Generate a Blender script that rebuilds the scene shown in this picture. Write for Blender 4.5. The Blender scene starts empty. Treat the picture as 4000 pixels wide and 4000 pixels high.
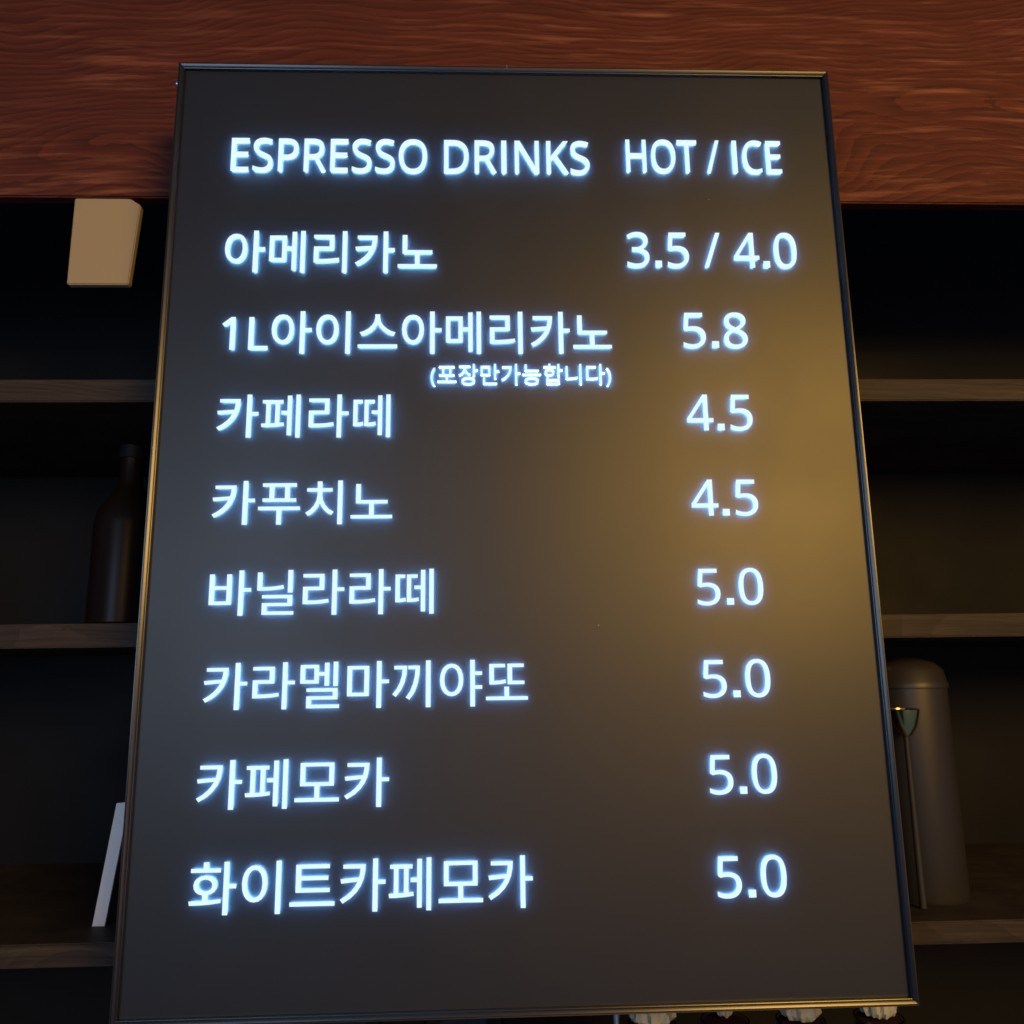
import bpy, bmesh, math, random
from mathutils import Vector, Matrix

scene = bpy.context.scene
col = scene.collection
random.seed(7)

# ------------------------------------------------------------------ camera
cam = bpy.data.cameras.new('camera')
cam.sensor_width = 36.0
cam.lens = 28.8
cam.clip_start = 0.01
cam.clip_end = 50
cam.dof.use_dof = True
cam.dof.focus_distance = 0.665
cam.dof.aperture_fstop = 8.0
cam_ob = bpy.data.objects.new('camera', cam)
R = Vector((0.99930914, -0.03467799, -0.01336681))
U = Vector((0.00652072, -0.19048291, 0.98166885))
B = Vector((-0.03658845, -0.98107782, -0.19012519))
m = Matrix.Identity(4)
for i in range(3):
    m[i][0], m[i][1], m[i][2] = R[i], U[i], B[i]
m.translation = Vector((-0.02663675, -0.66409579, -0.14830978))
cam_ob.matrix_world = m
col.objects.link(cam_ob)
scene.camera = cam_ob

# ------------------------------------------------------------------ world and lamps
world = bpy.data.worlds.new('World')
scene.world = world
world.use_nodes = True
bg = world.node_tree.nodes['Background']
bg.inputs[0].default_value = (0.26, 0.50, 1.0, 1)
bg.inputs[1].default_value = 0.13
scene.view_settings.view_transform = 'Standard'
scene.view_settings.look = 'None'
scene.view_settings.exposure = 0
scene.view_settings.gamma = 1
scene.cycles.use_denoising = True
scene.cycles.sample_clamp_indirect = 4


def area(name, loc, target, size, energy, color, shape='DISK', size_y=None):
    l = bpy.data.lights.new(name, 'AREA')
    l.shape = shape
    l.size = size
    if size_y:
        l.size_y = size_y
    l.energy = energy
    l.color = color
    o = bpy.data.objects.new(name, l)
    o.location = loc
    o.rotation_euler = (Vector(target) - Vector(loc)).to_track_quat('-Z', 'Y').to_euler()
    col.objects.link(o)
    return o


area('pendant_lamp', (0.97, -2.0, 0.48), (0.26, 0, 0.04), 0.75, 40, (1.0, 0.55, 0.095))
area('room_window', (-0.84, -2.1, 0.12), (-0.2, 0, 0), 0.75, 11, (0.56, 0.74, 1.0), 'RECTANGLE', 0.9)
area('warm_room_fill', (0.62, -2.6, -0.25), (0.1, 0, 0), 1.4, 7, (1.0, 0.58, 0.34), 'RECTANGLE', 1.7)  # added warm fill behind the camera, lifts the middle of the board


# ------------------------------------------------------------------ materials
def mat(name, color=(0.5, 0.5, 0.5), rough=0.5, metal=0.0, spec=0.5, coat=0.0):
    mt = bpy.data.materials.new(name)
    mt.use_nodes = True
    p = mt.node_tree.nodes['Principled BSDF']
    p.inputs['Base Color'].default_value = (*color, 1)
    p.inputs['Roughness'].default_value = rough
    p.inputs['Metallic'].default_value = metal
    p.inputs['Specular IOR Level'].default_value = spec
    p.inputs['Coat Weight'].default_value = coat
    return mt


def N(mt, kind, **kw):
    n = mt.node_tree.nodes.new(kind)
    for k, v in kw.items():
        if k in n.inputs:
            n.inputs[k].default_value = v
        else:
            setattr(n, k, v)
    return n


def link(mt, a, b):
    mt.node_tree.links.new(a, b)


def grain(mt, scale, amount, what='Roughness', lo=0.3, hi=0.5, coords='Object', vec=(1, 1, 1)):
    """A noise that varies one value of the material between lo and hi."""
    p = mt.node_tree.nodes['Principled BSDF']
    tc = N(mt, 'ShaderNodeTexCoord')
    mp = N(mt, 'ShaderNodeMapping')
    mp.inputs['Scale'].default_value = vec
    nz = N(mt, 'ShaderNodeTexNoise', Scale=scale, Detail=6.0)
    mr = N(mt, 'ShaderNodeMapRange')
    mr.inputs['From Min'].default_value = 0.3
    mr.inputs['From Max'].default_value = 0.7
    mr.inputs['To Min'].default_value = lo
    mr.inputs['To Max'].default_value = hi
    link(mt, tc.outputs[coords], mp.inputs['Vector'])
    link(mt, mp.outputs[0], nz.inputs['Vector'])
    link(mt, nz.outputs['Fac'], mr.inputs['Value'])
    link(mt, mr.outputs[0], p.inputs[what])


def emission(name, color, strength):
    mt = bpy.data.materials.new(name)
    mt.use_nodes = True
    nt = mt.node_tree
    nt.nodes.clear()
    e = nt.nodes.new('ShaderNodeEmission')
    e.inputs[0].default_value = (*color, 1)
    e.inputs[1].default_value = strength
    o = nt.nodes.new('ShaderNodeOutputMaterial')
    nt.links.new(e.outputs[0], o.inputs[0])
    return mt


M_FACE = emission('lit_letter_face', (0.76, 1.0, 1.08), 1.0)
M_HALO = emission('added_halo_core', (21.0, 62.0, 122.0), 1.0)  # added emitter hidden behind each letter face, makes the halo on the panel


def panel_material():
    mt = mat('matte_black_panel', (0.011, 0.0135, 0.021), 0.415, spec=0.5)
    nt = mt.node_tree
    p = nt.nodes['Principled BSDF']
    tc = N(mt, 'ShaderNodeTexCoord')
    # faint smudges in the gloss, a fine matte grain and a few specks of dust
    n1 = N(mt, 'ShaderNodeTexNoise', Scale=6.0, Detail=5.0)
    mr = N(mt, 'ShaderNodeMapRange')
    mr.inputs['From Min'].default_value = 0.3
    mr.inputs['From Max'].default_value = 0.7
    mr.inputs['To Min'].default_value = 0.415 - 0.03
    mr.inputs['To Max'].default_value = 0.415 + 0.03
    link(mt, tc.outputs['Object'], n1.inputs['Vector'])
    link(mt, n1.outputs['Fac'], mr.inputs['Value'])
    link(mt, mr.outputs[0], p.inputs['Roughness'])
    vo = N(mt, 'ShaderNodeTexVoronoi', Scale=26.0)
    lt = N(mt, 'ShaderNodeMath', operation='LESS_THAN')
    lt.inputs[1].default_value = 0.02
    wn = N(mt, 'ShaderNodeTexNoise', Scale=9.0, Detail=1.0)
    gt = N(mt, 'ShaderNodeMath', operation='GREATER_THAN')
    gt.inputs[1].default_value = 0.56
    ml = N(mt, 'ShaderNodeMath', operation='MULTIPLY')
    mx = N(mt, 'ShaderNodeMixRGB')
    mx.inputs[1].default_value = (*(0.011, 0.0135, 0.021), 1)
    mx.inputs[2].default_value = (0.16, 0.15, 0.14, 1)
    link(mt, tc.outputs['Object'], vo.inputs['Vector'])
    link(mt, tc.outputs['Object'], wn.inputs['Vector'])
    link(mt, vo.outputs['Distance'], lt.inputs[0])
    link(mt, wn.outputs['Fac'], gt.inputs[0])
    link(mt, lt.outputs[0], ml.inputs[0])
    link(mt, gt.outputs[0], ml.inputs[1])
    link(mt, ml.outputs[0], mx.inputs[0])
    link(mt, mx.outputs[0], p.inputs['Base Color'])
    fn = N(mt, 'ShaderNodeTexNoise', Scale=1400.0, Detail=2.0)
    bp = N(mt, 'ShaderNodeBump', Strength=0.12, Distance=0.0002)
    link(mt, tc.outputs['Object'], fn.inputs['Vector'])
    link(mt, fn.outputs['Fac'], bp.inputs['Height'])
    link(mt, bp.outputs[0], p.inputs['Normal'])
    return mt


def wood_material(name, dark, mid, light, rough=0.5):
    """Stained softwood: bands along x, warped growth lines, pale worn streaks."""
    mt = mat(name, mid, rough, spec=0.18)
    p = mt.node_tree.nodes['Principled BSDF']
    tc = N(mt, 'ShaderNodeTexCoord')
    # warp: slow wander of the growth lines along the board
    wm = N(mt, 'ShaderNodeMapping')
    wm.inputs['Scale'].default_value = (2.2, 4.0, 3.6)
    wn = N(mt, 'ShaderNodeTexNoise', Scale=1.0, Detail=2.0)
    link(mt, tc.outputs['Object'], wm.inputs[0])
    link(mt, wm.outputs[0], wn.inputs['Vector'])
    sc = N(mt, 'ShaderNodeVectorMath', operation='SCALE')
    sc.inputs['Scale'].default_value = 0.05
    sub = N(mt, 'ShaderNodeVectorMath', operation='SUBTRACT')
    sub.inputs[1].default_value = (0.5, 0.5, 0.5)
    link(mt, wn.outputs['Color'], sub.inputs[0])
    link(mt, sub.outputs[0], sc.inputs[0])
    ad = N(mt, 'ShaderNodeVectorMath', operation='ADD')
    link(mt, tc.outputs['Object'], ad.inputs[0])
    link(mt, sc.outputs[0], ad.inputs[1])

    def streak(vec, scale, detail, seed):
        mp = N(mt, 'ShaderNodeMapping')
        mp.inputs['Scale'].default_value = vec
        mp.inputs['Location'].default_value = (seed, seed * 1.7, seed * 0.3)
        nz = N(mt, 'ShaderNodeTexNoise', Scale=scale, Detail=detail, Roughness=0.6)
        link(mt, ad.outputs[0], mp.inputs[0])
        link(mt, mp.outputs[0], nz.inputs['Vector'])
        return nz.outputs['Fac']

    rings = streak((1.0, 3, 95), 1.0, 5.0, 1.3)
    fibre = streak((10, 10, 420), 1.0, 3.0, 4.1)
    worn = streak((9, 6, 150), 1.0, 6.0, 9.2)
    patch = streak((3.0, 3, 8), 1.0, 2.0, 2.6)
    # growth rings round a wandering axis that runs along the board
    rm = N(mt, 'ShaderNodeMapping')
    rm.inputs['Location'].default_value = (0, -0.055, -0.395)
    rm.inputs['Rotation'].default_value = (0, 0.05, 0)
    sc2 = N(mt, 'ShaderNodeVectorMath', operation='SCALE')
    sc2.inputs['Scale'].default_value = 0.20
    ad2 = N(mt, 'ShaderNodeVectorMath', operation='ADD')
    link(mt, sub.outputs[0], sc2.inputs[0])
    link(mt, tc.outputs['Object'], ad2.inputs[0])
    link(mt, sc2.outputs[0], ad2.inputs[1])
    link(mt, ad2.outputs[0], rm.inputs[0])
    wv = N(mt, 'ShaderNodeTexWave', wave_type='RINGS', rings_direction='X', wave_profile='SAW', Scale=46.0, Distortion=1.6, Detail=3.0)
    wv.inputs['Detail Scale'].default_value = 1.5
    link(mt, rm.outputs[0], wv.inputs['Vector'])
    mixr = N(mt, 'ShaderNodeMixRGB')
    mixr.inputs[0].default_value = 0.42
    link(mt, rings, mixr.inputs[1])
    link(mt, wv.outputs['Fac'], mixr.inputs[2])
    rings = mixr.outputs[0]
    r1 = N(mt, 'ShaderNodeValToRGB')
    r1.color_ramp.elements[0].position = 0.25
    r1.color_ramp.elements[0].color = (*dark, 1)
    r1.color_ramp.elements[1].position = 0.72
    r1.color_ramp.elements[1].color = (*mid, 1)
    link(mt, rings, r1.inputs[0])
    # pale streaks where the stain has worn, in patches
    a = N(mt, 'ShaderNodeMapRange')
    a.inputs['From Min'].default_value = 0.53
    a.inputs['From Max'].default_value = 0.72
    b = N(mt, 'ShaderNodeMapRange')
    b.inputs['From Min'].default_value = 0.33
    b.inputs['From Max'].default_value = 0.58
    ml = N(mt, 'ShaderNodeMath', operation='MULTIPLY')
    link(mt, worn, a.inputs['Value'])
    link(mt, patch, b.inputs['Value'])
    link(mt, a.outputs[0], ml.inputs[0])
    link(mt, b.outputs[0], ml.inputs[1])
    mx = N(mt, 'ShaderNodeMixRGB')
    mx.inputs[2].default_value = (*light, 1)
    link(mt, ml.outputs[0], mx.inputs[0])
    link(mt, r1.outputs[0], mx.inputs[1])
    fr = N(mt, 'ShaderNodeMapRange')
    fr.inputs['From Min'].default_value = 0.25
    fr.inputs['From Max'].default_value = 0.75
    fr.inputs['To Min'].default_value = 0.62
    fr.inputs['To Max'].default_value = 1.25
    link(mt, fibre, fr.inputs['Value'])
    mu = N(mt, 'ShaderNodeVectorMath', operation='SCALE')
    link(mt, mx.outputs[0], mu.inputs[0])
    link(mt, fr.outputs[0], mu.inputs['Scale'])
    link(mt, mu.outputs[0], p.inputs['Base Color'])
    hs = N(mt, 'ShaderNodeMath', operation='ADD')
    link(mt, rings, hs.inputs[0])
    link(mt, fibre, hs.inputs[1])
    bp = N(mt, 'ShaderNodeBump', Strength=0.25, Distance=0.001)
    link(mt, hs.outputs[0], bp.inputs['Height'])
    link(mt, bp.outputs[0], p.inputs['Normal'])
    return mt


M_PANEL = panel_material()
M_FRAME = mat('black_anodised_frame', (0.010, 0.010, 0.011), 0.24, spec=0.55)
grain(M_FRAME, 3.0, 1, 'Roughness', 0.20, 0.30)
M_BACK = mat('black_board_back', (0.02, 0.02, 0.02), 0.6)
M_STEEL = mat('steel', (0.55, 0.55, 0.56), 0.3, 1.0)
M_WOOD = wood_material('red_brown_stained_wood', (0.052, 0.0135, 0.0085), (0.105, 0.0255, 0.0145), (0.235, 0.085, 0.045), 0.65)
M_SHELF = wood_material('dark_brown_shelf_wood', (0.030, 0.023, 0.018), (0.046, 0.034, 0.026), (0.062, 0.047, 0.036), 0.6)
M_DARK = mat('black_cabinet', (0.005, 0.005, 0.0065), 0.6, spec=0.2)
grain(M_DARK, 5.0, 1, 'Roughness', 0.5, 0.75)
M_CREAM = mat('cream_board', (0.34, 0.27, 0.16), 0.7)
grain(M_CREAM, 9.0, 1, 'Roughness', 0.6, 0.8)
M_BOTTLE = mat('dark_brown_glass', (0.010, 0.006, 0.004), 0.35, spec=0.15)
M_LABEL = mat('orange_label', (0.22, 0.045, 0.015), 0.6)
M_CUP = mat('white_paper', (0.78, 0.77, 0.76), 0.6)
M_GOLD = mat('brass', (0.95, 0.66, 0.22), 0.2, 1.0)
M_CAN = mat('grey_brown_enamel', (0.026, 0.023, 0.021), 0.45)
M_TOP = mat('pale_cream_topping', (0.36, 0.36, 0.27), 0.6)
grain(M_TOP, 60.0, 1, 'Roughness', 0.45, 0.8)
M_GLASS = mat('clear_jar_glass', (0.9, 0.92, 0.92), 0.03)
M_GLASS.node_tree.nodes['Principled BSDF'].inputs['Transmission Weight'].default_value = 1.0
M_PLUM = mat('dark_plum_filling', (0.035, 0.014, 0.018), 0.35)
M_COUNTER = mat('dark_counter', (0.025, 0.02, 0.018), 0.35)
grain(M_COUNTER, 8.0, 1, 'Roughness', 0.25, 0.5)


# ------------------------------------------------------------------ helpers
def add_obj(name, me, parent=None):
    o = bpy.data.objects.new(name, me)
    col.objects.link(o)
    if parent is not None:
        o.parent = parent
    return o


def build(name, bm, material, parent=None, smooth=False):
    bmesh.ops.recalc_face_normals(bm, faces=bm.faces)
    me = bpy.data.meshes.new(name)
    bm.to_mesh(me)
    bm.free()
    me.materials.append(material)
    if smooth:
        for p in me.polygons:
            p.use_smooth = True
        me.set_sharp_from_angle(angle=math.radians(38))
    return add_obj(name, me, parent)


def thing(name, label, cat, loc=(0, 0, 0), group=None):
    o = bpy.data.objects.new(name, None)
    o.empty_display_size = 0.02
    o.location = loc
    col.objects.link(o)
    tag(o, label, cat, group)
    return o


def tag(o, label, cat, group=None):
    o['label'] = label
    o['category'] = cat
    if group:
        o['group'] = group


def box(bm, x0, x1, y0, y1, z0, z1, bev=0.0):
    v = [bm.verts.new((x, y, z)) for x in (x0, x1) for y in (y0, y1) for z in (z0, z1)]
    fs = [(0, 1, 3, 2), (4, 6, 7, 5), (0, 4, 5, 1), (2, 3, 7, 6), (0, 2, 6, 4), (1, 5, 7, 3)]
    faces = [bm.faces.new([v[i] for i in f]) for f in fs]
    if bev:
        es = {e for f in faces for e in f.edges}
        bmesh.ops.bevel(bm, geom=list(es), offset=bev, segments=2, affect='EDGES')
    return v


def lathe(bm, prof, cx=0, cy=0, cz=0, n=32, wob=None):
    rings = []
    for k, (r, z) in enumerate(prof):
        if r < 1e-6:
            rings.append([bm.verts.new((cx, cy, cz + z))])
            continue
        ring = []
        for i in range(n):
            a = 2 * math.pi * i / n
            rr = r * (1 + (wob(a, k) if wob else 0))
            ring.append(bm.verts.new((cx + rr * math.cos(a), cy + rr * math.sin(a), cz + z)))
        rings.append(ring)
    for a, b in zip(rings, rings[1:]):
        if len(a) == 1 and len(b) == 1:
            continue
        for i in range(n):
            j = (i + 1) % n
            if len(a) == 1:
                bm.faces.new((a[0], b[i], b[j]))
            elif len(b) == 1:
                bm.faces.new((a[i], b[0], a[j]))
            else:
                bm.faces.new((a[i], b[i], b[j], a[j]))


# ------------------------------------------------------------------ the setting
bm = bmesh.new()
box(bm, -1.6, 1.6, 0.50, 0.55, -0.62, 1.3)
o = build('back_wall', bm, M_DARK)
o['kind'] = 'structure'

counter = None
bm = bmesh.new()
box(bm, -1.3, 1.3, -0.02, 0.4995, -0.66, -0.62, 0.003)
counter = build('counter', bm, M_COUNTER)
tag(counter, 'dark counter top far below the menu board', 'counter')

# big red-brown beam across the top, behind the board
bm = bmesh.new()
box(bm, -1.3, 1.3, 0.10, 0.114, 0.326, 0.86, 0.0015)
beam = build('wooden_beam', bm, M_WOOD)
tag(beam, 'wide red-brown stained wooden beam with rough grain behind the top of the board', 'beam')

# dark shelving behind the board
sh = thing('shelf_unit', 'dark open shelving with brown shelf edges behind the menu board', 'shelves', (0, 0.3, -0.62))
bm = bmesh.new(); box(bm, -0.95, 0.95, 0.180, 0.190, 0.011, 0.935); o = build('back_panel', bm, M_DARK, sh)
o.location = (0, 0, 0)
for x in (-0.96, 0.96):
    bm = bmesh.new(); box(bm, x - 0.01, x + 0.01, -0.146, 0.190, 0.001, 0.935, 0.001); build('side_panel', bm, M_DARK, sh)
for z0, z1 in ((0.747, 0.771), (0.499, 0.522), (0.215, 0.235)):
    bm = bmesh.new(); box(bm, -0.949, 0.949, -0.15, 0.179, z0, z1, 0.0012); build('shelf', bm, M_SHELF, sh)

# ------------------------------------------------------------------ the menu board
board = thing('menu_board', 'tall black framed menu board with glowing white Korean drink names and prices', 'menu board', (0, 0, -0.4))
HW, HH = 0.3, 0.4


def P(z):            # world z to board z
    return z + 0.4


bm = bmesh.new()
box(bm, -0.2953, 0.2953, 0.006, 0.010, P(-0.3953), P(0.3953))
build('panel', bm, M_PANEL, board)
bm = bmesh.new()
box(bm, -0.2950, 0.2950, 0.0106, 0.028, P(-0.3950), P(0.3950))
build('back_cover', bm, M_BACK, board)
# frame: (distance inward from the outer edge, depth)
PROF = [(0.0, 0.030), (0.0, 0.0009), (0.00008, 0.0007), (0.0009, 0.0008), (0.0011, 0.0012),
        (0.0013, 0.0012), (0.0014, 0.0001), (0.0015, 0.0000), (0.0017, 0.0000), (0.0018, 0.00004), (0.0028, 0.00050), (0.0039, 0.0011),
        (0.0041, 0.0013), (0.00415, 0.0022), (0.0046, 0.0024), (0.0046, 0.0059), (0.0046, 0.0105)]
corners = [(-HW, -HH), (HW, -HH), (HW, HH), (-HW, HH)]
for k in range(4):
    (x0, z0), (x1, z1) = corners[k], corners[(k + 1) % 4]
    L = math.hypot(x1 - x0, z1 - z0)
    dx, dz = (x1 - x0) / L, (z1 - z0) / L
    nx, nz = -dz, dx
    bm = bmesh.new()
    g = 0.00006
    A, Bv = [], []
    for w, y in PROF:
        A.append(bm.verts.new((x0 + nx * w + dx * (w + g), y, P(z0 + nz * w + dz * (w + g)))))
        Bv.append(bm.verts.new((x1 + nx * w - dx * (w + g), y, P(z1 + nz * w - dz * (w + g)))))
    for i in range(len(PROF) - 1):
        bm.faces.new((A[i], Bv[i], Bv[i + 1], A[i + 1]))
    bm.faces.new((A[-1], Bv[-1], Bv[0], A[0]))
    bm.faces.new(A)
    bm.faces.new(list(reversed(Bv)))
    build('frame_rail', bm, M_FRAME, board, smooth=True)
# small screw on the outer left edge and the pin in the top rail
bm = bmesh.new()
lathe(bm, [(0, 0), (0.0018, 0), (0.0018, 0.0012), (0.0030, 0.0013), (0.0031, 0.0022), (0.0022, 0.0036), (0.0007, 0.0038), (0.0007, 0.0030), (0, 0.0030)], n=14)
bmesh.ops.rotate(bm, verts=bm.verts, cent=(0, 0, 0), matrix=Matrix.Rotation(-math.pi / 2, 3, 'Y'))
bmesh.ops.translate(bm, verts=bm.verts, vec=(-0.3, 0.0065, P(0.3815)))
build('screw', bm, M_STEEL, board, smooth=True)
bm = bmesh.new()
box(bm, -0.0016, -0.0008, -0.0006, 0.004, P(0.3976), P(0.4012), 0.0002)
build('pin', bm, M_STEEL, board)
for z in (-0.25, 0.25):
    bm = bmesh.new(); box(bm, -0.16, 0.16, 0.0285, 0.036, P(z - 0.02), P(z + 0.02), 0.001); o = build('mounting_bar', bm, M_STEEL, board)
for x in (-0.15, 0.15):
    bm = bmesh.new(); box(bm, x - 0.01, x + 0.01, 0.0365, 0.1495, P(0.127), P(0.150), 0.001); o = build('mounting_arm', bm, M_STEEL, board)

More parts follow.
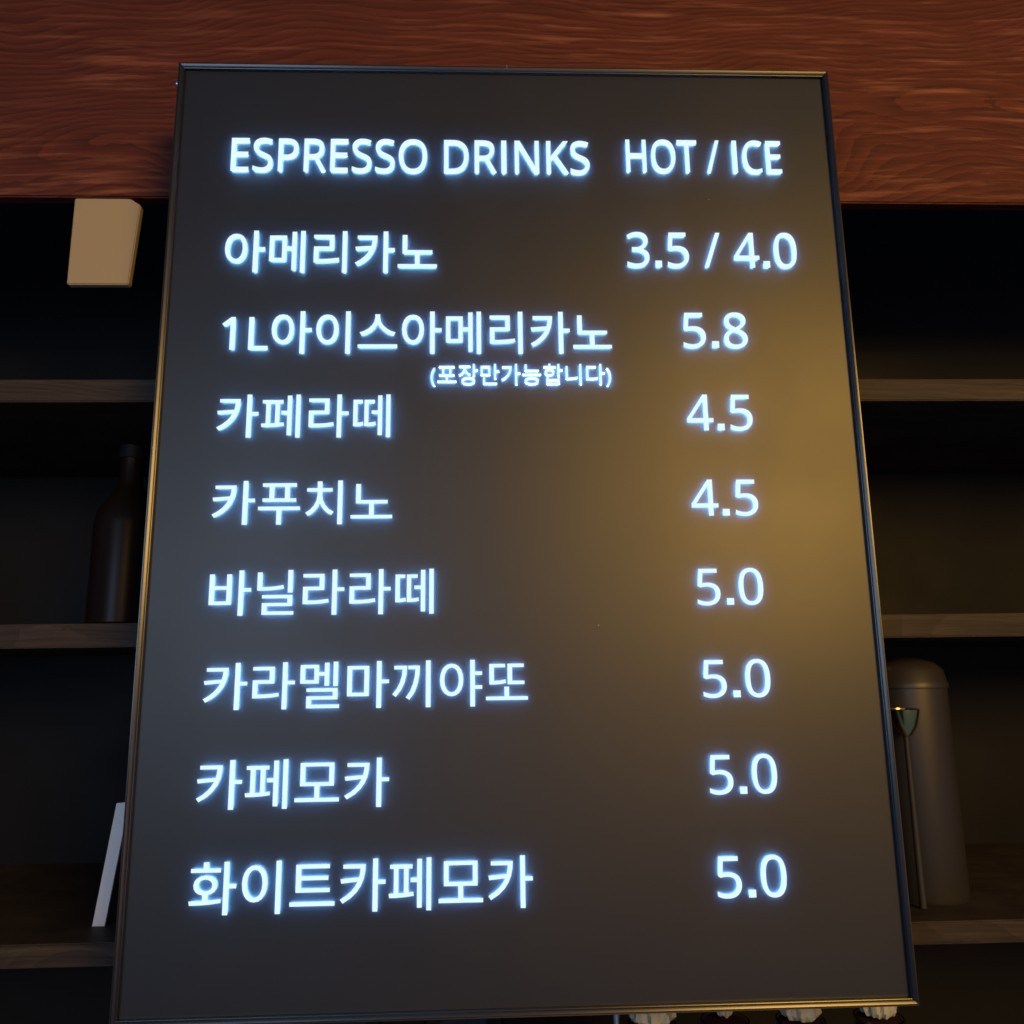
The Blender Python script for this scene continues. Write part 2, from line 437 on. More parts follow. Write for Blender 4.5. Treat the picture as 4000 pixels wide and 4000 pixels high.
# ------------------------------------------------------------------ lettering
GLYPHS = {
    '가': [1017,[[[731,914], [731,-85], [823,-85], [823,432], [982,432], [982,508], [823,508], [823,914]], [[107,807], [107,730], [474,730], [447,594], [393,470], [310,357], [199,259], [61,175], [112,104], [283,212], [411,339], [499,483], [550,640], [566,807]]]],
    '끼': [1017,[[[782,914], [782,-86], [874,-86], [874,914]], [[92,806], [92,729], [276,729], [258,583], [216,444], [150,314], [55,194], [127,141], [240,292], [312,455], [352,628], [364,806]], [[397,806], [397,729], [555,729], [540,571], [504,414], [442,263], [347,124], [424,75], [534,247], [600,432], [632,621], [641,806]]]],
    '노': [1017,[[[166,829], [166,385], [461,385], [461,118], [55,118], [55,43], [961,43], [961,118], [552,118], [552,385], [857,385], [857,460], [259,460], [259,829]]]],
    '능': [1017,[[[55,445], [55,370], [959,370], [959,445]], [[506,282], [363,270], [255,234], [187,177], [164,99], [187,23], [255,-34], [363,-70], [506,-82], [649,-70], [757,-34], [824,23], [848,99], [824,177], [757,234], [649,270]], [[506,209], [611,202], [689,181], [739,146], [756,99], [739,53], [689,19], [611,-2], [506,-10], [401,-2], [322,19], [273,53], [256,99], [273,146], [322,181], [401,202]], [[178,894], [178,561], [855,561], [855,636], [269,636], [269,894]]]],
    '니': [1017,[[[782,914], [782,-86], [873,-86], [873,914]], [[118,251], [118,171], [200,171], [359,176], [521,191], [691,220], [678,297], [517,270], [361,255], [209,251], [209,815], [118,815]]]],
    '닐': [1017,[[[782,914], [782,414], [874,414], [874,914]], [[117,536], [117,461], [198,461], [369,465], [528,479], [686,506], [674,580], [523,554], [371,540], [208,536], [208,865], [117,865]], [[231,1], [231,-73], [908,-73], [908,1], [322,1], [322,117], [874,117], [874,362], [228,362], [228,290], [782,290], [782,186], [231,186]]]],
    '다': [1017,[[[731,914], [731,-87], [823,-87], [823,443], [987,443], [987,519], [823,519], [823,914]], [[98,817], [98,162], [177,162], [349,165], [500,175], [650,196], [639,274], [497,253], [352,243], [189,240], [189,741], [561,741], [561,817]]]],
    '떼': [1017,[[[829,914], [829,-86], [916,-86], [916,914]], [[499,539], [499,463], [644,463], [644,-34], [729,-34], [729,891], [644,891], [644,539]], [[84,789], [84,173], [124,173], [201,176], [308,192], [301,270], [229,257], [169,252], [169,714], [288,714], [288,789]], [[335,789], [335,177], [377,177], [441,178], [513,184], [592,200], [583,276], [496,259], [418,253], [418,714], [561,714], [561,789]]]],
    '또': [1017,[[[531,820], [531,377], [891,377], [891,452], [623,452], [623,745], [880,745], [880,820]], [[460,327], [460,117], [55,117], [55,42], [961,42], [961,117], [550,117], [550,327]], [[133,453], [133,377], [189,377], [287,379], [385,386], [488,404], [480,481], [349,460], [224,453], [224,744], [471,744], [471,819], [133,819]]]],
    '라': [1017,[[[733,914], [733,-87], [823,-87], [823,440], [987,440], [987,517], [823,517], [823,914]], [[94,821], [94,746], [454,746], [454,537], [96,537], [96,154], [176,154], [350,157], [503,168], [654,190], [645,265], [500,244], [353,234], [187,231], [187,462], [545,462], [545,821]]]],
    '리': [1017,[[[783,914], [783,-87], [874,-87], [874,914]], [[110,821], [110,746], [480,746], [480,538], [113,538], [113,155], [196,155], [363,158], [526,168], [698,191], [690,266], [523,245], [365,234], [206,231], [206,464], [572,464], [572,821]]]],
    '마': [1017,[[[95,813], [95,168], [554,168], [554,813]], [[463,740], [463,242], [185,242], [185,740]], [[731,914], [731,-86], [823,-86], [823,438], [987,438], [987,515], [823,515], [823,914]]]],
    '만': [1017,[[[96,823], [96,361], [556,361], [556,823]], [[466,749], [466,435], [186,435], [186,749]], [[739,914], [739,181], [831,181], [831,534], [978,534], [978,610], [831,610], [831,914]], [[209,251], [209,-64], [875,-64], [875,11], [299,11], [299,251]]]],
    '메': [1017,[[[386,725], [386,255], [177,255], [177,725]], [[817,914], [817,-86], [905,-86], [905,914]], [[618,893], [618,537], [472,537], [472,798], [91,798], [91,182], [472,182], [472,462], [618,462], [618,-35], [705,-35], [705,893]]]],
    '멜': [1017,[[[810,913], [810,393], [897,393], [897,913]], [[398,778], [398,522], [185,522], [185,778]], [[98,850], [98,451], [484,451], [484,618], [621,618], [621,400], [708,400], [708,893], [621,893], [621,693], [484,693], [484,850]], [[240,1], [240,-73], [936,-73], [936,1], [331,1], [331,109], [897,109], [897,349], [238,349], [238,275], [807,275], [807,179], [240,179]]]],
    '모': [1017,[[[761,757], [761,433], [251,433], [251,757]], [[161,831], [161,360], [461,360], [461,118], [55,118], [55,42], [961,42], [961,118], [551,118], [551,360], [851,360], [851,831]]]],
    '바': [1017,[[[95,829], [95,154], [560,154], [560,829], [470,829], [470,566], [186,566], [186,829]], [[186,493], [470,493], [470,230], [186,230]], [[731,914], [731,-86], [823,-86], [823,442], [987,442], [987,520], [823,520], [823,914]]]],
    '스': [1017,[[[55,125], [55,49], [961,49], [961,125]], [[455,844], [455,768], [434,669], [378,579], [296,503], [198,446], [93,412], [134,336], [246,375], [352,439], [440,522], [504,623], [568,522], [657,438], [761,375], [874,336], [916,412], [811,446], [712,503], [629,579], [572,669], [551,768], [551,844]]]],
    '아': [1017,[[[320,836], [238,821], [169,775], [116,703], [82,606], [70,488], [82,370], [116,273], [169,201], [238,155], [320,139], [403,155], [472,201], [525,273], [559,370], [571,488], [559,606], [525,703], [472,775], [403,821]], [[320,755], [387,736], [439,682], [472,598], [484,488], [472,378], [439,294], [387,240], [320,221], [254,240], [203,294], [169,378], [157,488], [169,598], [203,682], [254,736]], [[731,914], [731,-86], [823,-86], [823,438], [987,438], [987,515], [823,515], [823,914]]]],
    '야': [1017,[[[320,836], [238,821], [169,775], [116,703], [82,606], [70,488], [82,370], [116,273], [169,201], [238,155], [320,139], [403,155], [472,201], [525,273], [559,370], [571,488], [559,606], [525,703], [472,775], [403,821]], [[320,755], [387,736], [439,682], [472,598], [484,488], [472,378], [439,294], [387,240], [320,221], [254,240], [203,294], [169,378], [157,488], [169,598], [203,682], [254,736]], [[731,914], [731,-86], [823,-86], [823,288], [982,288], [982,365], [823,365], [823,586], [982,586], [982,663], [823,663], [823,914]]]],
    '이': [1017,[[[781,914], [781,-87], [873,-87], [873,914]], [[346,836], [263,821], [192,775], [139,703], [104,606], [92,488], [104,370], [139,273], [192,201], [263,155], [346,139], [429,155], [498,201], [552,273], [587,370], [599,488], [587,606], [552,703], [498,775], [429,821]], [[346,755], [413,736], [465,682], [498,598], [510,488], [498,378], [465,294], [413,240], [346,221], [278,240], [226,294], [192,378], [180,488], [192,598], [226,682], [278,736]]]],
    '장': [1017,[[[513,284], [375,272], [271,236], [206,178], [183,101], [206,23], [271,-35], [375,-71], [513,-84], [650,-71], [752,-35], [817,23], [840,101], [817,178], [752,236], [650,272]], [[513,211], [612,204], [687,182], [734,147], [750,101], [734,53], [687,18], [612,-4], [513,-11], [413,-4], [338,18], [291,53], [274,101], [291,147], [338,182], [413,204]], [[78,840], [78,765], [302,765], [302,725], [284,621], [233,529], [153,454], [51,401], [97,328], [181,369], [252,424], [309,493], [349,573], [406,482], [487,409], [591,358], [634,430], [535,478], [459,547], [410,632], [393,726], [393,765], [613,765], [613,840]], [[739,914], [739,312], [831,312], [831,583], [978,583], [978,660], [831,660], [831,914]]]],
    '치': [1017,[[[781,914], [781,-86], [873,-86], [873,914]], [[331,895], [331,740], [101,740], [101,666], [333,666], [333,590], [313,462], [259,344], [177,247], [74,178], [125,107], [207,159], [279,229], [337,316], [379,415], [422,322], [481,240], [553,174], [634,125], [685,196], [581,261], [498,355], [443,467], [423,590], [423,666], [651,666], [651,740], [423,740], [423,895]]]],
    '카': [1017,[[[119,810], [119,735], [477,735], [467,646], [448,561], [69,535], [83,454], [419,486], [364,390], [288,302], [189,221], [64,149], [115,78], [273,174], [392,283], [476,402], [531,531], [560,668], [569,810]], [[731,914], [731,-85], [823,-85], [823,432], [982,432], [982,508], [823,508], [823,914]]]],
    '트': [1017,[[[55,119], [55,43], [961,43], [961,119]], [[171,828], [171,301], [857,301], [857,375], [264,375], [264,531], [825,531], [825,606], [264,606], [264,752], [848,752], [848,828]]]],
    '페': [1017,[[[820,914], [820,-86], [908,-86], [908,914]], [[627,890], [627,534], [492,534], [492,452], [627,452], [627,-33], [714,-33], [714,890]], [[55,160], [206,162], [380,172], [549,194], [543,262], [439,251], [439,712], [520,712], [520,787], [65,787], [65,712], [147,712], [147,239], [44,238]], [[231,712], [354,712], [354,245], [231,240]]]],
    '포': [1017,[[[137,415], [137,343], [460,343], [460,115], [55,115], [55,38], [961,38], [961,115], [550,115], [550,343], [874,343], [874,415], [720,415], [720,743], [876,743], [876,818], [135,818], [135,743], [290,743], [290,415]], [[381,743], [630,743], [630,415], [381,415]]]],
    '푸': [1017,[[[144,510], [144,436], [870,436], [870,510], [723,510], [723,782], [874,782], [874,857], [140,857], [140,782], [291,782], [291,510]], [[382,782], [632,782], [632,510], [382,510]], [[54,322], [54,245], [461,245], [461,-85], [551,-85], [551,245], [960,245], [960,322]]]],
    '합': [1017,[[[202,288], [202,-73], [831,-73], [831,288], [739,288], [739,183], [293,183], [293,288]], [[293,112], [739,112], [739,1], [293,1]], [[352,691], [254,678], [179,643], [130,588], [113,516], [130,443], [179,388], [254,353], [352,340], [450,353], [525,388], [574,443], [591,516], [574,588], [525,643], [450,678]], [[352,621], [414,613], [462,592], [493,559], [504,516], [493,472], [462,439], [414,417], [352,410], [291,417], [243,439], [212,472], [201,516], [212,559], [243,592], [291,613]], [[739,914], [739,333], [831,333], [831,581], [978,581], [978,659], [831,659], [831,914]], [[307,923], [307,811], [57,811], [57,737], [648,737], [648,811], [399,811], [399,923]]]],
    '화': [1017,[[[360,589], [421,581], [467,558], [498,522], [508,475], [498,429], [467,393], [421,370], [360,362], [299,370], [252,393], [222,429], [211,475], [222,522], [252,558], [299,581]], [[360,661], [264,647], [190,610], [142,551], [125,475], [138,407], [176,353], [236,314], [314,294], [314,185], [43,181], [57,104], [248,106], [462,117], [681,145], [674,212], [542,197], [406,188], [406,294], [483,314], [543,352], [582,407], [596,475], [578,551], [530,610], [456,647]], [[734,914], [734,-86], [825,-86], [825,412], [981,412], [981,490], [825,490], [825,914]], [[314,912], [314,792], [61,792], [61,718], [657,718], [657,792], [406,792], [406,912]]]],
    '(': [420,[[[56,384], [58,460], [66,534], [78,608], [95,680], [118,749], [146,817], [179,881], [218,942], [262,1000], [378,1000], [318,909], [269,813], [230,710], [203,604], [186,495], [181,385], [183,313], [191,242], [203,171], [220,101], [242,32], [269,-34], [300,-99], [336,-161], [377,-221], [262,-221], [218,-165], [179,-105], [146,-41], [118,25], [95,93], [78,164], [66,236], [58,310]]]],
    ')': [420,[[[364,384], [362,310], [354,236], [342,164], [325,93], [303,25], [275,-41], [242,-105], [203,-165], [158,-221], [43,-221], [84,-161], [120,-99], [151,-34], [178,32], [200,101], [217,171], [230,242], [237,313], [239,385], [237,459], [230,531], [217,604], [200,675], [178,744], [151,812], [120,878], [83,941], [42,1000], [158,1000], [203,942], [242,881], [275,817], [303,749], [325,680], [342,608], [354,534], [362,460]]]],
    '.': [375,[[[95,0], [280,0], [280,180], [95,180]]]],
    '/': [521,[[[507,1000], [134,0], [14,0], [387,1000]]]],
    '0': [801,[[[732,501], [728,386], [714,284], [700,224], [680,170], [656,123], [627,82], [592,48], [553,21], [507,2], [456,-10], [399,-14], [329,-7], [267,13], [214,48], [169,95], [132,154], [104,225], [85,307], [73,399], [69,501], [72,604], [83,697], [102,779], [128,849], [163,908], [207,954], [261,988], [325,1009], [399,1015], [470,1009], [532,988], [585,954], [631,908], [668,849], [696,779], [716,697], [728,604]], [[192,501], [194,415], [201,339], [212,273], [229,217], [250,172], [278,137], [312,111], [352,96], [399,91], [446,96], [487,111], [520,136], [548,171], [570,216], [587,272], [599,339], [606,415], [608,501], [606,588], [599,664], [587,729], [570,784], [548,830], [520,865], [487,890], [446,905], [399,910], [352,905], [312,890], [278,865], [250,830], [229,784], [212,729], [201,664], [194,588]]]],
    '1': [801,[[[497,0], [377,0], [377,699], [377,768], [380,820], [382,871], [342,833], [296,794], [189,707], [125,790], [395,1000], [497,1000]]]],
    '3': [801,[[[690,766], [688,723], [679,685], [665,650], [646,619], [622,593], [593,570], [560,552], [523,537], [483,527], [483,521], [557,506], [616,481], [662,445], [695,400], [715,346], [721,284], [717,229], [703,177], [681,130], [649,88], [607,52], [555,24], [493,3], [421,-10], [338,-14], [262,-11], [192,-2], [126,15], [63,41], [63,155], [129,128], [199,107], [270,94], [339,90], [420,95], [485,113], [533,142], [566,182], [586,230], [592,287], [589,326], [578,360], [560,389], [534,412], [502,431], [464,445], [419,455], [368,462], [312,464], [216,464], [216,569], [314,569], [366,571], [412,579], [452,592], [486,610], [514,633], [536,659], [552,689], [561,722], [564,758], [559,803], [543,840], [515,870], [479,893], [434,906], [382,910], [332,908], [286,900], [244,887], [205,870], [130,826], [69,910], [107,937], [151,961], [201,983], [256,1000], [316,1011], [381,1014], [454,1010], [518,996], [571,975], [614,944], [648,907], [671,864], [686,818]]]],
    '4': [801,[[[773,227], [627,227], [627,0], [508,0], [508,227], [29,227], [29,332], [500,1006], [627,1006], [627,338], [773,338]], [[508,653], [509,719], [511,776], [513,827], [515,874], [510,874], [482,817], [450,765], [150,338], [508,338]]]],
    '5': [801,[[[385,613], [450,610], [510,598], [563,578], [610,552], [649,518], [680,478], [703,432], [717,379], [721,319], [716,253], [701,194], [676,141], [642,95], [600,56], [548,26], [489,4], [422,-10], [347,-14], [273,-11], [202,0], [140,17], [88,41], [88,157], [144,129], [211,109], [281,95], [349,91], [396,94], [439,101], [478,114], [512,132], [541,156], [564,186], [582,221], [592,261], [595,307], [589,367], [568,417], [535,457], [487,486], [424,504], [345,510], [303,508], [255,503], [174,489], [112,528], [150,1000], [651,1000], [651,888], [255,888], [231,598], [296,608], [338,612]]]],
    '8': [801,[[[399,1014], [456,1011], [507,1002], [555,987], [596,966], [631,939], [660,906], [682,868], [695,824], [699,775], [696,736], [687,701], [673,669], [643,627], [604,590], [558,558], [508,529], [567,498], [620,463], [652,437], [679,408], [701,377], [718,342], [728,303], [731,259], [727,206], [713,157], [690,114], [660,77], [622,45], [576,20], [524,1], [467,-10], [403,-14], [335,-10], [274,0], [221,18], [175,43], [137,73], [107,110], [86,153], [73,201], [69,255], [72,299], [81,338], [97,374], [119,406], [144,435], [174,461], [223,494], [276,522], [229,552], [187,586], [151,624], [124,668], [111,701], [103,737], [101,776], [105,825], [118,868], [140,905], [169,938], [205,965], [246,986], [293,1002], [344,1011]], [[189,254], [195,208], [212,167], [241,132], [282,106], [335,89], [401,84], [463,89], [515,106], [557,132], [587,168], [605,210], [611,258], [608,289], [599,318], [585,344], [554,379], [512,410], [461,438], [401,464], [378,472], [321,444], [275,415], [238,382], [211,345], [199,317], [191,287]], [[398,915], [349,910], [307,898], [271,877], [243,849], [227,813], [221,770], [224,738], [232,709], [246,683], [275,651], [312,624], [356,600], [405,577], [451,599], [492,623], [527,651], [554,684], [567,710], [574,738], [577,770], [572,813], [555,849], [528,877], [492,898], [448,910]]]],
    'C': [885,[[[564,903], [513,900], [465,891], [420,876], [379,855], [343,828], [311,796], [283,759], [261,716], [242,669], [229,617], [221,560], [218,500], [223,421], [236,350], [257,286], [287,230], [325,183], [372,146], [427,118], [491,102], [563,97], [627,99], [688,108], [746,120], [803,136], [803,27], [746,8], [687,-4], [622,-12], [545,-14], [449,-7], [364,14], [290,49], [227,97], [176,157], [137,228], [108,310], [91,401], [85,501], [89,575], [99,644], [117,709], [141,768], [172,823], [209,871], [253,913], [303,949], [360,977], [423,998], [491,1010], [566,1014], [641,1010], [714,999], [782,980], [842,955], [791,849], [742,869], [688,887], [629,899]]]],
    'D': [1022,[[[937,510], [930,404], [909,310], [875,228], [827,159], [768,102], [696,57], [613,26], [519,6], [415,0], [136,0], [136,1000], [444,1000], [540,994], [628,975], [706,944], [774,901], [831,846], [877,779], [910,701], [930,611]], [[804,506], [799,589], [784,662], [760,724], [726,776], [683,818], [631,851], [570,874], [502,888], [426,892], [262,892], [262,108], [398,108], [493,114], [575,133], [645,164], [702,208], [747,264], [779,332], [798,413]]]],
    'E': [779,[[[695,0], [136,0], [136,1000], [695,1000], [695,889], [262,889], [262,577], [669,577], [669,468], [262,468], [262,111], [695,111]]]],
    'H': [1038,[[[901,0], [775,0], [775,466], [262,466], [262,0], [136,0], [136,1000], [262,1000], [262,577], [775,577], [775,1000], [901,1000]]]],
    'I': [475,[[[160,0], [310,0], [310,1000], [160,1000]]]],
    'K': [867,[[[867,0], [718,0], [364,478], [262,388], [262,0], [136,0], [136,1000], [262,1000], [262,507], [347,602], [434,697], [704,1000], [852,1000], [455,564]]]],
    'L': [734,[[[136,0], [136,1000], [262,1000], [262,112], [699,112], [699,0]]]],
    'N': [1064,[[[929,0], [782,0], [246,831], [241,831], [246,754], [250,660], [252,559], [252,0], [136,0], [136,1000], [282,1000], [815,172], [821,172], [817,239], [813,338], [811,436], [811,1000], [929,1000]]]],
    'O': [1094,[[[1008,501], [1005,426], [995,356], [979,291], [956,230], [927,176], [891,127], [850,85], [802,50], [747,22], [687,2], [620,-10], [548,-14], [473,-10], [404,2], [343,23], [289,51], [240,86], [199,128], [164,176], [135,231], [113,291], [98,357], [89,428], [85,503], [91,601], [108,691], [136,772], [175,843], [226,902], [289,951], [364,987], [450,1008], [549,1015], [644,1008], [728,987], [801,952], [864,903], [915,844], [956,772], [985,691], [1003,601]], [[218,501], [222,421], [234,349], [254,284], [281,228], [317,182], [362,144], [415,117], [477,101], [548,95], [619,101], [681,117], [733,144], [777,182], [813,228], [840,284], [860,349], [871,421], [875,501], [870,591], [856,670], [831,739], [797,798], [752,844], [696,878], [628,898], [549,905], [478,899], [415,883], [362,856], [317,820], [281,773], [254,718], [234,654], [222,581]]]],
    'P': [847,[[[401,1000], [492,995], [570,981], [635,957], [686,923], [725,881], [754,830], [770,772], [776,706], [771,645], [756,588], [739,551], [717,517], [689,486], [655,458], [614,435], [566,415], [511,401], [448,392], [377,389], [262,389], [262,0], [136,0], [136,1000]], [[389,892], [262,892], [262,497], [363,497], [423,499], [475,506], [521,518], [559,534], [591,555], [615,583], [632,616], [642,655], [646,700], [639,759], [618,807], [584,845], [535,871], [470,887]]]],
    'R': [871,[[[412,1000], [490,996], [558,986], [617,968], [666,944], [706,912], [737,874], [758,828], [772,776], [776,716], [773,665], [763,621], [746,583], [725,550], [700,521], [672,498], [625,470], [576,448], [850,0], [703,0], [461,413], [262,413], [262,0], [136,0], [136,1000]], [[405,891], [262,891], [262,520], [412,520], [486,525], [545,541], [590,568], [621,605], [639,653], [646,710], [643,751], [634,786], [620,815], [599,839], [573,858], [541,873], [502,883], [457,889]]]],
    'S': [769,[[[703,268], [698,211], [684,160], [660,116], [627,77], [585,45], [536,20], [479,1], [416,-10], [346,-14], [291,-13], [239,-8], [190,-2], [146,8], [106,19], [71,34], [71,154], [128,133], [197,113], [273,100], [352,95], [398,97], [440,104], [476,115], [507,130], [532,148], [552,171], [566,197], [574,225], [577,256], [575,287], [568,315], [556,339], [539,361], [515,382], [484,401], [423,431], [342,462], [281,487], [229,513], [185,543], [148,576], [120,613], [100,655], [88,704], [84,759], [89,810], [102,855], [125,896], [155,931], [193,960], [237,983], [288,1000], [343,1011], [403,1014], [482,1010], [555,999], [620,981], [679,958], [640,850], [586,871], [527,888], [465,900], [401,903], [361,901], [326,895], [296,885], [270,871], [249,854], [232,834], [221,811], [214,785], [211,758], [214,726], [221,698], [232,674], [249,652], [272,632], [301,613], [357,586], [430,556], [511,523], [579,487], [616,460], [647,431], [672,398], [689,360], [700,317]]]],
    'T': [779,[[[452,0], [326,0], [326,889], [14,889], [14,1000], [763,1000], [763,889], [452,889]]]]
}
LINES = [
    ('ESPRESSO DRINKS', 'heading', 'heading reading ESPRESSO DRINKS', -0.25264, 0.29356, 2.704e-05, 3.234e-05, 0.00032, 0.0001),
    ('HOT / ICE', 'heading', 'heading reading HOT / ICE', 0.10399, 0.29584, 2.349e-05, 3.238e-05, 0.00032, 0.0001),
    ('아메리카노', 'menu_item', 'drink name reading 아메리카노', -0.25222, 0.19913, 3.717e-05, 3.916e-05, 0.00035, 3e-05),
    ('3.5 / 4.0', 'price', 'price 3.5 / 4.0 in the row of 아메리카노', 0.1021, 0.20223, 3.019e-05, 3.331e-05, 0.0001, 3e-05),
    ('1L아이스아메리카노', 'menu_item', 'drink name reading 1L아이스아메리카노', -0.25176, 0.1241, 3.656e-05, 3.842e-05, 0.00035, 3e-05),
    ('(포장만가능합니다)', 'note', 'small bracketed note reading (포장만가능합니다)', -0.07061, 0.0942, 1.794e-05, 1.864e-05, 5e-05, 2e-05),
    ('5.8', 'price', 'price 5.8 in the row of 1L아이스아메리카노', 0.14758, 0.1263, 3.122e-05, 3.232e-05, 0.0001, 3e-05),
    ('카페라떼', 'menu_item', 'drink name reading 카페라떼', -0.25084, 0.04938, 3.705e-05, 3.755e-05, 0.0002, 2e-05),
    ('4.5', 'price', 'price 4.5 in the row of 카페라떼', 0.14872, 0.05139, 3.029e-05, 3.164e-05, 0.0001, 3e-05),
    ('카푸치노', 'menu_item', 'drink name reading 카푸치노', -0.2506, -0.02486, 3.726e-05, 3.684e-05, 0.0002, 2e-05),
    ('4.5', 'price', 'price 4.5 in the row of 카푸치노', 0.14859, -0.02296, 3.01e-05, 3.077e-05, 0.0001, 3e-05),
    ('바닐라라떼', 'menu_item', 'drink name reading 바닐라라떼', -0.25006, -0.09898, 3.682e-05, 3.65e-05, 0.0002, 2e-05),
    ('5.0', 'price', 'price 5.0 in the row of 바닐라라떼', 0.14724, -0.09756, 3.025e-05, 2.982e-05, 2e-05, 2e-05),
    ('카라멜마끼야또', 'menu_item', 'drink name reading 카라멜마끼야또', -0.24915, -0.17266, 3.652e-05, 3.643e-05, 0.0002, 2e-05),
    ('5.0', 'price', 'price 5.0 in the row of 카라멜마끼야또', 0.14779, -0.17169, 3.019e-05, 2.966e-05, 2e-05, 2e-05),
    ('카페모카', 'menu_item', 'drink name reading 카페모카', -0.2501, -0.2472, 3.71e-05, 3.669e-05, 0.0002, 2e-05),
    ('5.0', 'price', 'price 5.0 in the row of 카페모카', 0.14873, -0.24584, 2.962e-05, 2.962e-05, 2e-05, 2e-05),
    ('화이트카페모카', 'menu_item', 'drink name reading 화이트카페모카', -0.25046, -0.32235, 3.68e-05, 3.761e-05, 0.0002, 2e-05),
    ('5.0', 'price', 'price 5.0 in the row of 화이트카페모카', 0.15029, -0.32202, 2.973e-05, 3.006e-05, 2e-05, 2e-05)
]
SPACE = 364


def offset_poly(pts, ox, oy, sign):
    """Move a closed outline outwards (to the right of its direction), ox sideways and oy up and down."""
    q = []
    for p in pts:
        if not q or math.hypot(p[0] - q[-1][0], p[1] - q[-1][1]) > 2e-5:
            q.append(p)
    if math.hypot(q[0][0] - q[-1][0], q[0][1] - q[-1][1]) < 2e-5:
        q.pop()
    k = ox / oy
    q = [(x / k, y) for x, y in q]
    n, out = len(q), []
    for i in range(n):
        a, b, c = q[i - 1], q[i], q[(i + 1) % n]
        d1 = Vector((b[0] - a[0], b[1] - a[1])).normalized()
        d2 = Vector((c[0] - b[0], c[1] - b[1])).normalized()
        n1, n2 = Vector((-d1.y, d1.x)), Vector((-d2.y, d2.x))
        t = n1 + n2
        if t.length < 1e-3:
            t = n1.copy()
        t.normalize()
        s = sign * oy / max(0.45, t.dot(n1))
        out.append(((b[0] + t.x * s) * k, b[1] + t.y * s))
    return out


def area_of(c):
    return sum(c[i - 1][0] * c[i][1] - c[i][0] * c[i - 1][1] for i in range(len(c))) / 2


PANEL_Y = 0.0060      # front of the panel
GAP = 0.0015          # the added halo core holds the letter face this far off the panel
FACE_T = 0.0005


def extrude_outline(contours, y0, y1):
    """Fill the outlines and give them thickness from y0 (front) to y1 (back)."""
    cu = bpy.data.curves.new('letter', 'CURVE')
    cu.dimensions = '2D'
    cu.fill_mode = 'BOTH'
    cu.extrude = (y1 - y0) / 2 * 100
    for c in contours:
        s = cu.splines.new('POLY')
        s.points.add(len(c) - 1)
        for p, (x, y) in zip(s.points, c):
            p.co = (x * 100, y * 100, 0, 1)
        s.use_cyclic_u = True
    tmp = bpy.data.objects.new('letter', cu)
    me = bpy.data.meshes.new_from_object(tmp)
    bpy.data.objects.remove(tmp)
    bpy.data.curves.remove(cu)
    me.transform(Matrix.Scale(0.01, 4))
    me.transform(Matrix.Rotation(math.pi / 2, 4, 'X'))
    me.transform(Matrix.Translation((0, (y0 + y1) / 2, 0)))
    return me


def letter_mesh(face, core):
    """A flat lit face standing on a smaller core, added so its bright sides throw a halo on the panel."""
    bm = bmesh.new()
    me = extrude_outline(face, PANEL_Y - GAP - FACE_T, PANEL_Y - GAP)
    bm.from_mesh(me)
    bpy.data.meshes.remove(me)
    n = len(bm.faces)
    me = extrude_outline(core, PANEL_Y - GAP - 0.0001, PANEL_Y + 0.0004)
    bm.from_mesh(me)
    bpy.data.meshes.remove(me)
    bm.faces.ensure_lookup_table()
    for i, f in enumerate(bm.faces):
        f.material_index = 0 if i < n else 1
    # the core needs only its sides
    bmesh.ops.delete(bm, geom=[f for i, f in enumerate(bm.faces) if i >= n and abs(f.normal.y) > 0.7], context='FACES')
    me = bpy.data.meshes.new('letter')
    bm.to_mesh(me)
    bm.free()
    me.materials.append(M_FACE)
    me.materials.append(M_HALO)
    return me


for text, name, label, X, Z, sx, sy, ox, oy in LINES:
    line = bpy.data.objects.new(name, None)
    line.empty_display_size = 0.01
    line.location = (X, 0, P(Z))
    line['label'] = label
    line.parent = board
    col.objects.link(line)
    hangul = any(ord(c) > 0x3000 for c in text)
    pen = 0.0
    inset = 0.00035 if name == 'note' else 0.00095
    for ch in text:
        if ch == ' ':
            pen += SPACE
            continue
        adv, cs = GLYPHS[ch]
        k = 1.0
        if hangul and ch in '1L':
            k = 0.77
        if hangul and ch in '()':
            k = 0.72
        sign = -1 if area_of(max(cs, key=lambda c: abs(area_of(c)))) > 0 else 1
        raw = [[(x * k * sx, y * k * sy) for x, y in c] for c in cs]
        x0 = pen * sx
        contours = [offset_poly(c, ox, oy, sign) for c in raw]
        core = [offset_poly(c, inset, inset, -sign) for c in contours]
        nm = 'digit' if ch.isdigit() else 'slash' if ch == '/' else 'point' if ch == '.' else 'bracket' if ch in '()' else 'letter'
        o = add_obj(nm, letter_mesh(contours, core), line)
        o.location = (x0, 0, 0)
        pen += adv * k

# ------------------------------------------------------------------ things on and by the shelves
# cream board leaning at the left, under the beam
bm = bmesh.new()
pts = [(-0.369, 0.318), (-0.3800, 0.3255), (-0.435, 0.3255), (-0.435, 0.232), (-0.3750, 0.232)]
f = [bm.verts.new((x, 0.1015, z)) for x, z in pts]
b = [bm.verts.new((x, 0.1095, z)) for x, z in pts]
bm.faces.new(f); bm.faces.new(list(reversed(b)))
for i in range(len(pts)):
    j = (i + 1) % len(pts)
    bm.faces.new((f[i], b[i], b[j], f[j]))
bmesh.ops.bevel(bm, geom=list(bm.edges), offset=0.001, segments=2, affect='EDGES')
o = build('cream_sign', bm, M_CREAM)
tag(o, 'blank cream board with a slanting edge hanging under the left end of the wooden beam', 'sign')


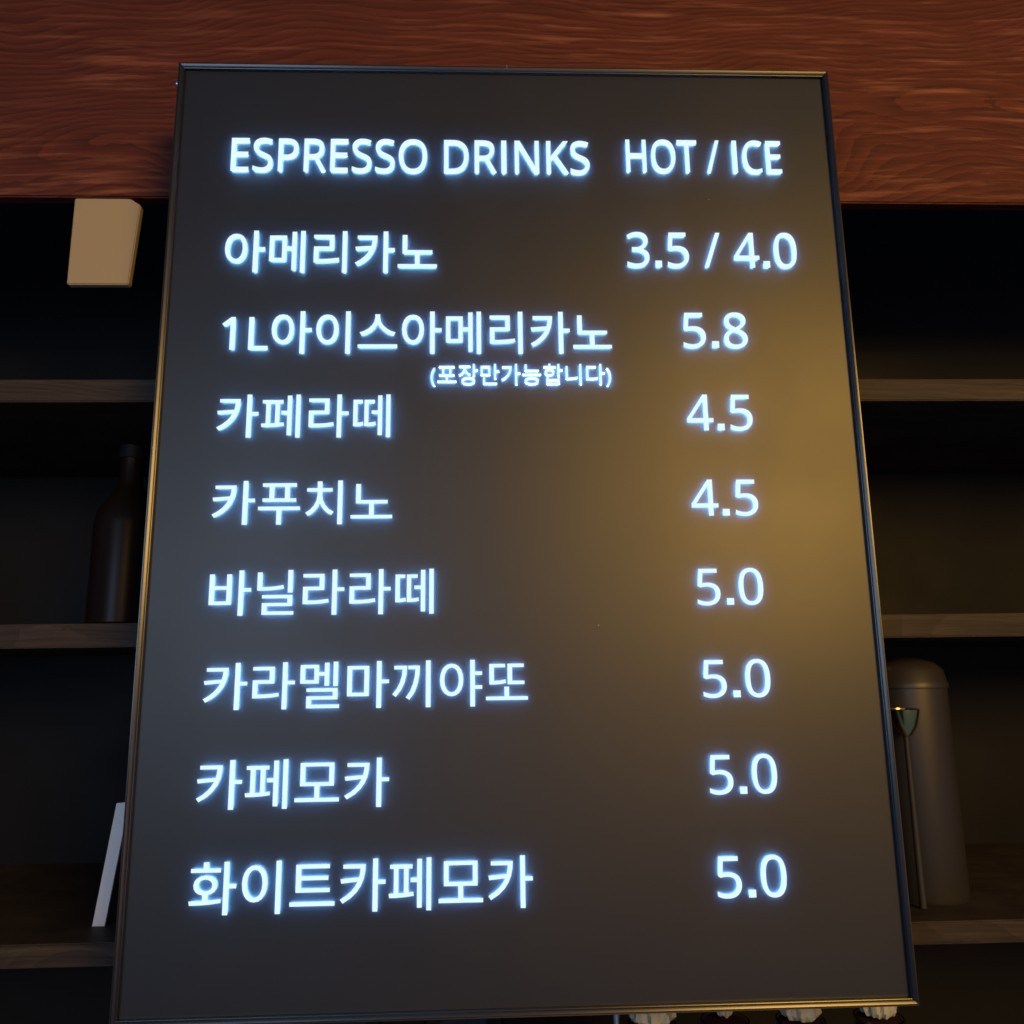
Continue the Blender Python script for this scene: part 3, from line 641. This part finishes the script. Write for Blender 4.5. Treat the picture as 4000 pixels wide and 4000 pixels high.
def bottle(x, y, z, label, h=0.2, r=0.034, with_label=None):
    t = thing('dark_bottle', label, 'bottle', (x, y, z))
    bm = bmesh.new()
    lathe(bm, [(0, 0.001), (r * 0.9, 0.001), (r, 0.005), (r, h * 0.55), (r * 0.92, h * 0.63), (r * 0.5, h * 0.74), (r * 0.36, h * 0.8),
               (r * 0.36, h * 0.93), (0, h * 0.93)], n=32)
    build('bottle_body', bm, M_BOTTLE, t, smooth=True)
    bm = bmesh.new()
    lathe(bm, [(0, h * 0.931), (r * 0.42, h * 0.931), (r * 0.42, h), (0, h)], n=24)
    build('cap', bm, M_DARK, t, smooth=True)
    if with_label:
        bm = bmesh.new()
        lathe(bm, [(r + 0.0002, h * 0.04), (r + 0.0006, h * 0.04), (r + 0.0006, h * 0.13), (r + 0.0002, h * 0.13)], n=32)
        build('paper_label', bm, with_label, t, smooth=True)
    return t


bottle(-0.415, 0.235, -0.0985 + 0.0005, 'dark brown bottle on the shelf left of the menu board')

# domed canister with a brass knob, right
t = thing('canister', 'grey-brown domed canister with a brass knob on the lowest shelf right of the menu board', 'canister', (0.437, 0.235, -0.3848))
bm = bmesh.new(); lathe(bm, [(0, 0), (0.036, 0), (0.038, 0.004), (0.038, 0.212), (0, 0.212)], n=40); build('body', bm, M_CAN, t, smooth=True)
bm = bmesh.new(); lathe(bm, [(0, 0.2125), (0.0395, 0.2125), (0.0400, 0.2165), (0.0385, 0.2190), (0.036, 0.2310), (0.028, 0.2390), (0.012, 0.2440), (0, 0.2448)], n=40)
lid = build('lid', bm, M_CAN, t, smooth=True)
bm = bmesh.new()
lathe(bm, [(0, 0), (0.0025, 0.0), (0.002, 0.002), (0.0045, 0.005), (0.005, 0.008), (0.0035, 0.011), (0, 0.012)], n=20)
bmesh.ops.translate(bm, verts=bm.verts, vec=(-0.0335, -0.014, 0.2340))
build('knob', bm, M_GOLD, lid, smooth=True)
# brass scoop in front of it
t = thing('brass_scoop', 'small brass scoop with a thin black handle standing in front of the domed canister', 'scoop', (0.4065, 0.190, -0.3848))
bm = bmesh.new()
lathe(bm, [(0.0, 0.165), (0.006, 0.166), (0.012, 0.176), (0.0155, 0.192), (0.0150, 0.1925), (0.0112, 0.177), (0.0055, 0.1675), (0.0, 0.1665)], n=24)
build('bowl', bm, M_GOLD, t, smooth=True)
bm = bmesh.new(); lathe(bm, [(0, 0.001), (0.0035, 0.001), (0.0025, 0.16), (0.003, 0.166), (0, 0.166)], n=16); build('handle', bm, M_BACK, t, smooth=True)

# white card leaning on the lowest shelf, left
bm = bmesh.new()
pts = [(-0.3782, -0.2725), (-0.3800, -0.2712), (-0.3900, -0.2720), (-0.4045, -0.3846), (-0.3928, -0.3848)]
f = [bm.verts.new((x, 0.2, z)) for x, z in pts]
b = [bm.verts.new((x, 0.2025, z)) for x, z in pts]
bm.faces.new(f); bm.faces.new(list(reversed(b)))
for i in range(len(pts)):
    j = (i + 1) % len(pts)
    bm.faces.new((f[i], b[i], b[j], f[j]))
o = build('white_card', bm, M_CUP)
tag(o, 'narrow white card leaning on the lowest shelf past the lower left edge of the board', 'card')

# row of jars below the board, pale topping piled over the rim
JARS = [(0.118, 0.115, 0.0195, 'wide pile'), (0.183, 0.118, 0.0080, 'tiny tip'), (0.249, 0.115, 0.0165, 'medium pile'), (0.319, 0.116, 0.0150, 'flat pile')]
LB = ['glass jar with the widest pale heaped topping, next to the steel rod',
      'glass jar with only a small pale tip of topping showing under the bottom rail',
      'glass jar with a medium frilled pale topping under the right half of the bottom rail',
      'glass jar with a flat pale topping at the right end of the bottom rail']
for (x, y, r, _), lb in zip(JARS, LB):
    t = thing('topped_jar', lb, 'jar', (x, y, -0.6198), 'jars in a row below the menu board')
    bm = bmesh.new()
    lathe(bm, [(0, 0), (0.018, 0), (0.019, 0.003), (0.021, 0.1690), (0.0198, 0.1690), (0.0178, 0.005), (0, 0.005)], n=32)
    build('glass', bm, M_GLASS, t, smooth=True)
    bm = bmesh.new(); lathe(bm, [(0, 0.006), (0.0172, 0.006), (0.0190, 0.1675), (0, 0.1675)], n=32); build('filling', bm, M_PLUM, t, smooth=True)
    ph = random.random() * 6
    z0 = 0.1700 if r > 0.01 else 0.1725
    bm = bmesh.new()
    prof = [(0, z0 + 0.0005), (r * 0.55, z0), (r * 0.85, z0 + 0.002), (r, z0 + 0.006), (r * 0.97, z0 + 0.012), (r * 0.75, z0 + 0.020), (r * 0.4, z0 + 0.026), (0, z0 + 0.028)]
    lathe(bm, prof, n=64, wob=lambda a, k: 0.07 * math.sin(a * 9 + ph + k * 0.6) + 0.05 * math.sin(a * 17 + k * 1.3 + ph))
    for v in bm.verts:
        v.co.z += 0.0009 * math.sin(v.co.x * 900 + ph) * math.cos(v.co.y * 700)
    build('topping', bm, M_TOP, t, smooth=True)
# thin steel post and two drinking glasses with bright rims
bm = bmesh.new(); lathe(bm, [(0, 0), (0.0032, 0), (0.0032, 0.2), (0, 0.2)], cx=0.0855, cy=0.105, cz=-0.6198, n=16)
o = build('steel_rod', bm, M_STEEL, None, smooth=True)
tag(o, 'thin upright steel rod under the middle of the bottom rail', 'rod')
for k, (x, lb) in enumerate([(-0.045, 'clear drinking glass under the bottom rail, the one nearest the steel rod'), (-0.150, 'clear drinking glass under the left half of the bottom rail')]):
    bm = bmesh.new(); lathe(bm, [(0, 0), (0.028, 0), (0.034, 0.176), (0.0325, 0.176), (0.0265, 0.006), (0, 0.006)], cx=x, cy=0.11, cz=-0.6198, n=40)
    o = build('drinking_glass', bm, M_GLASS, None, smooth=True)
    tag(o, lb, 'glass', 'drinking glasses below the menu board')
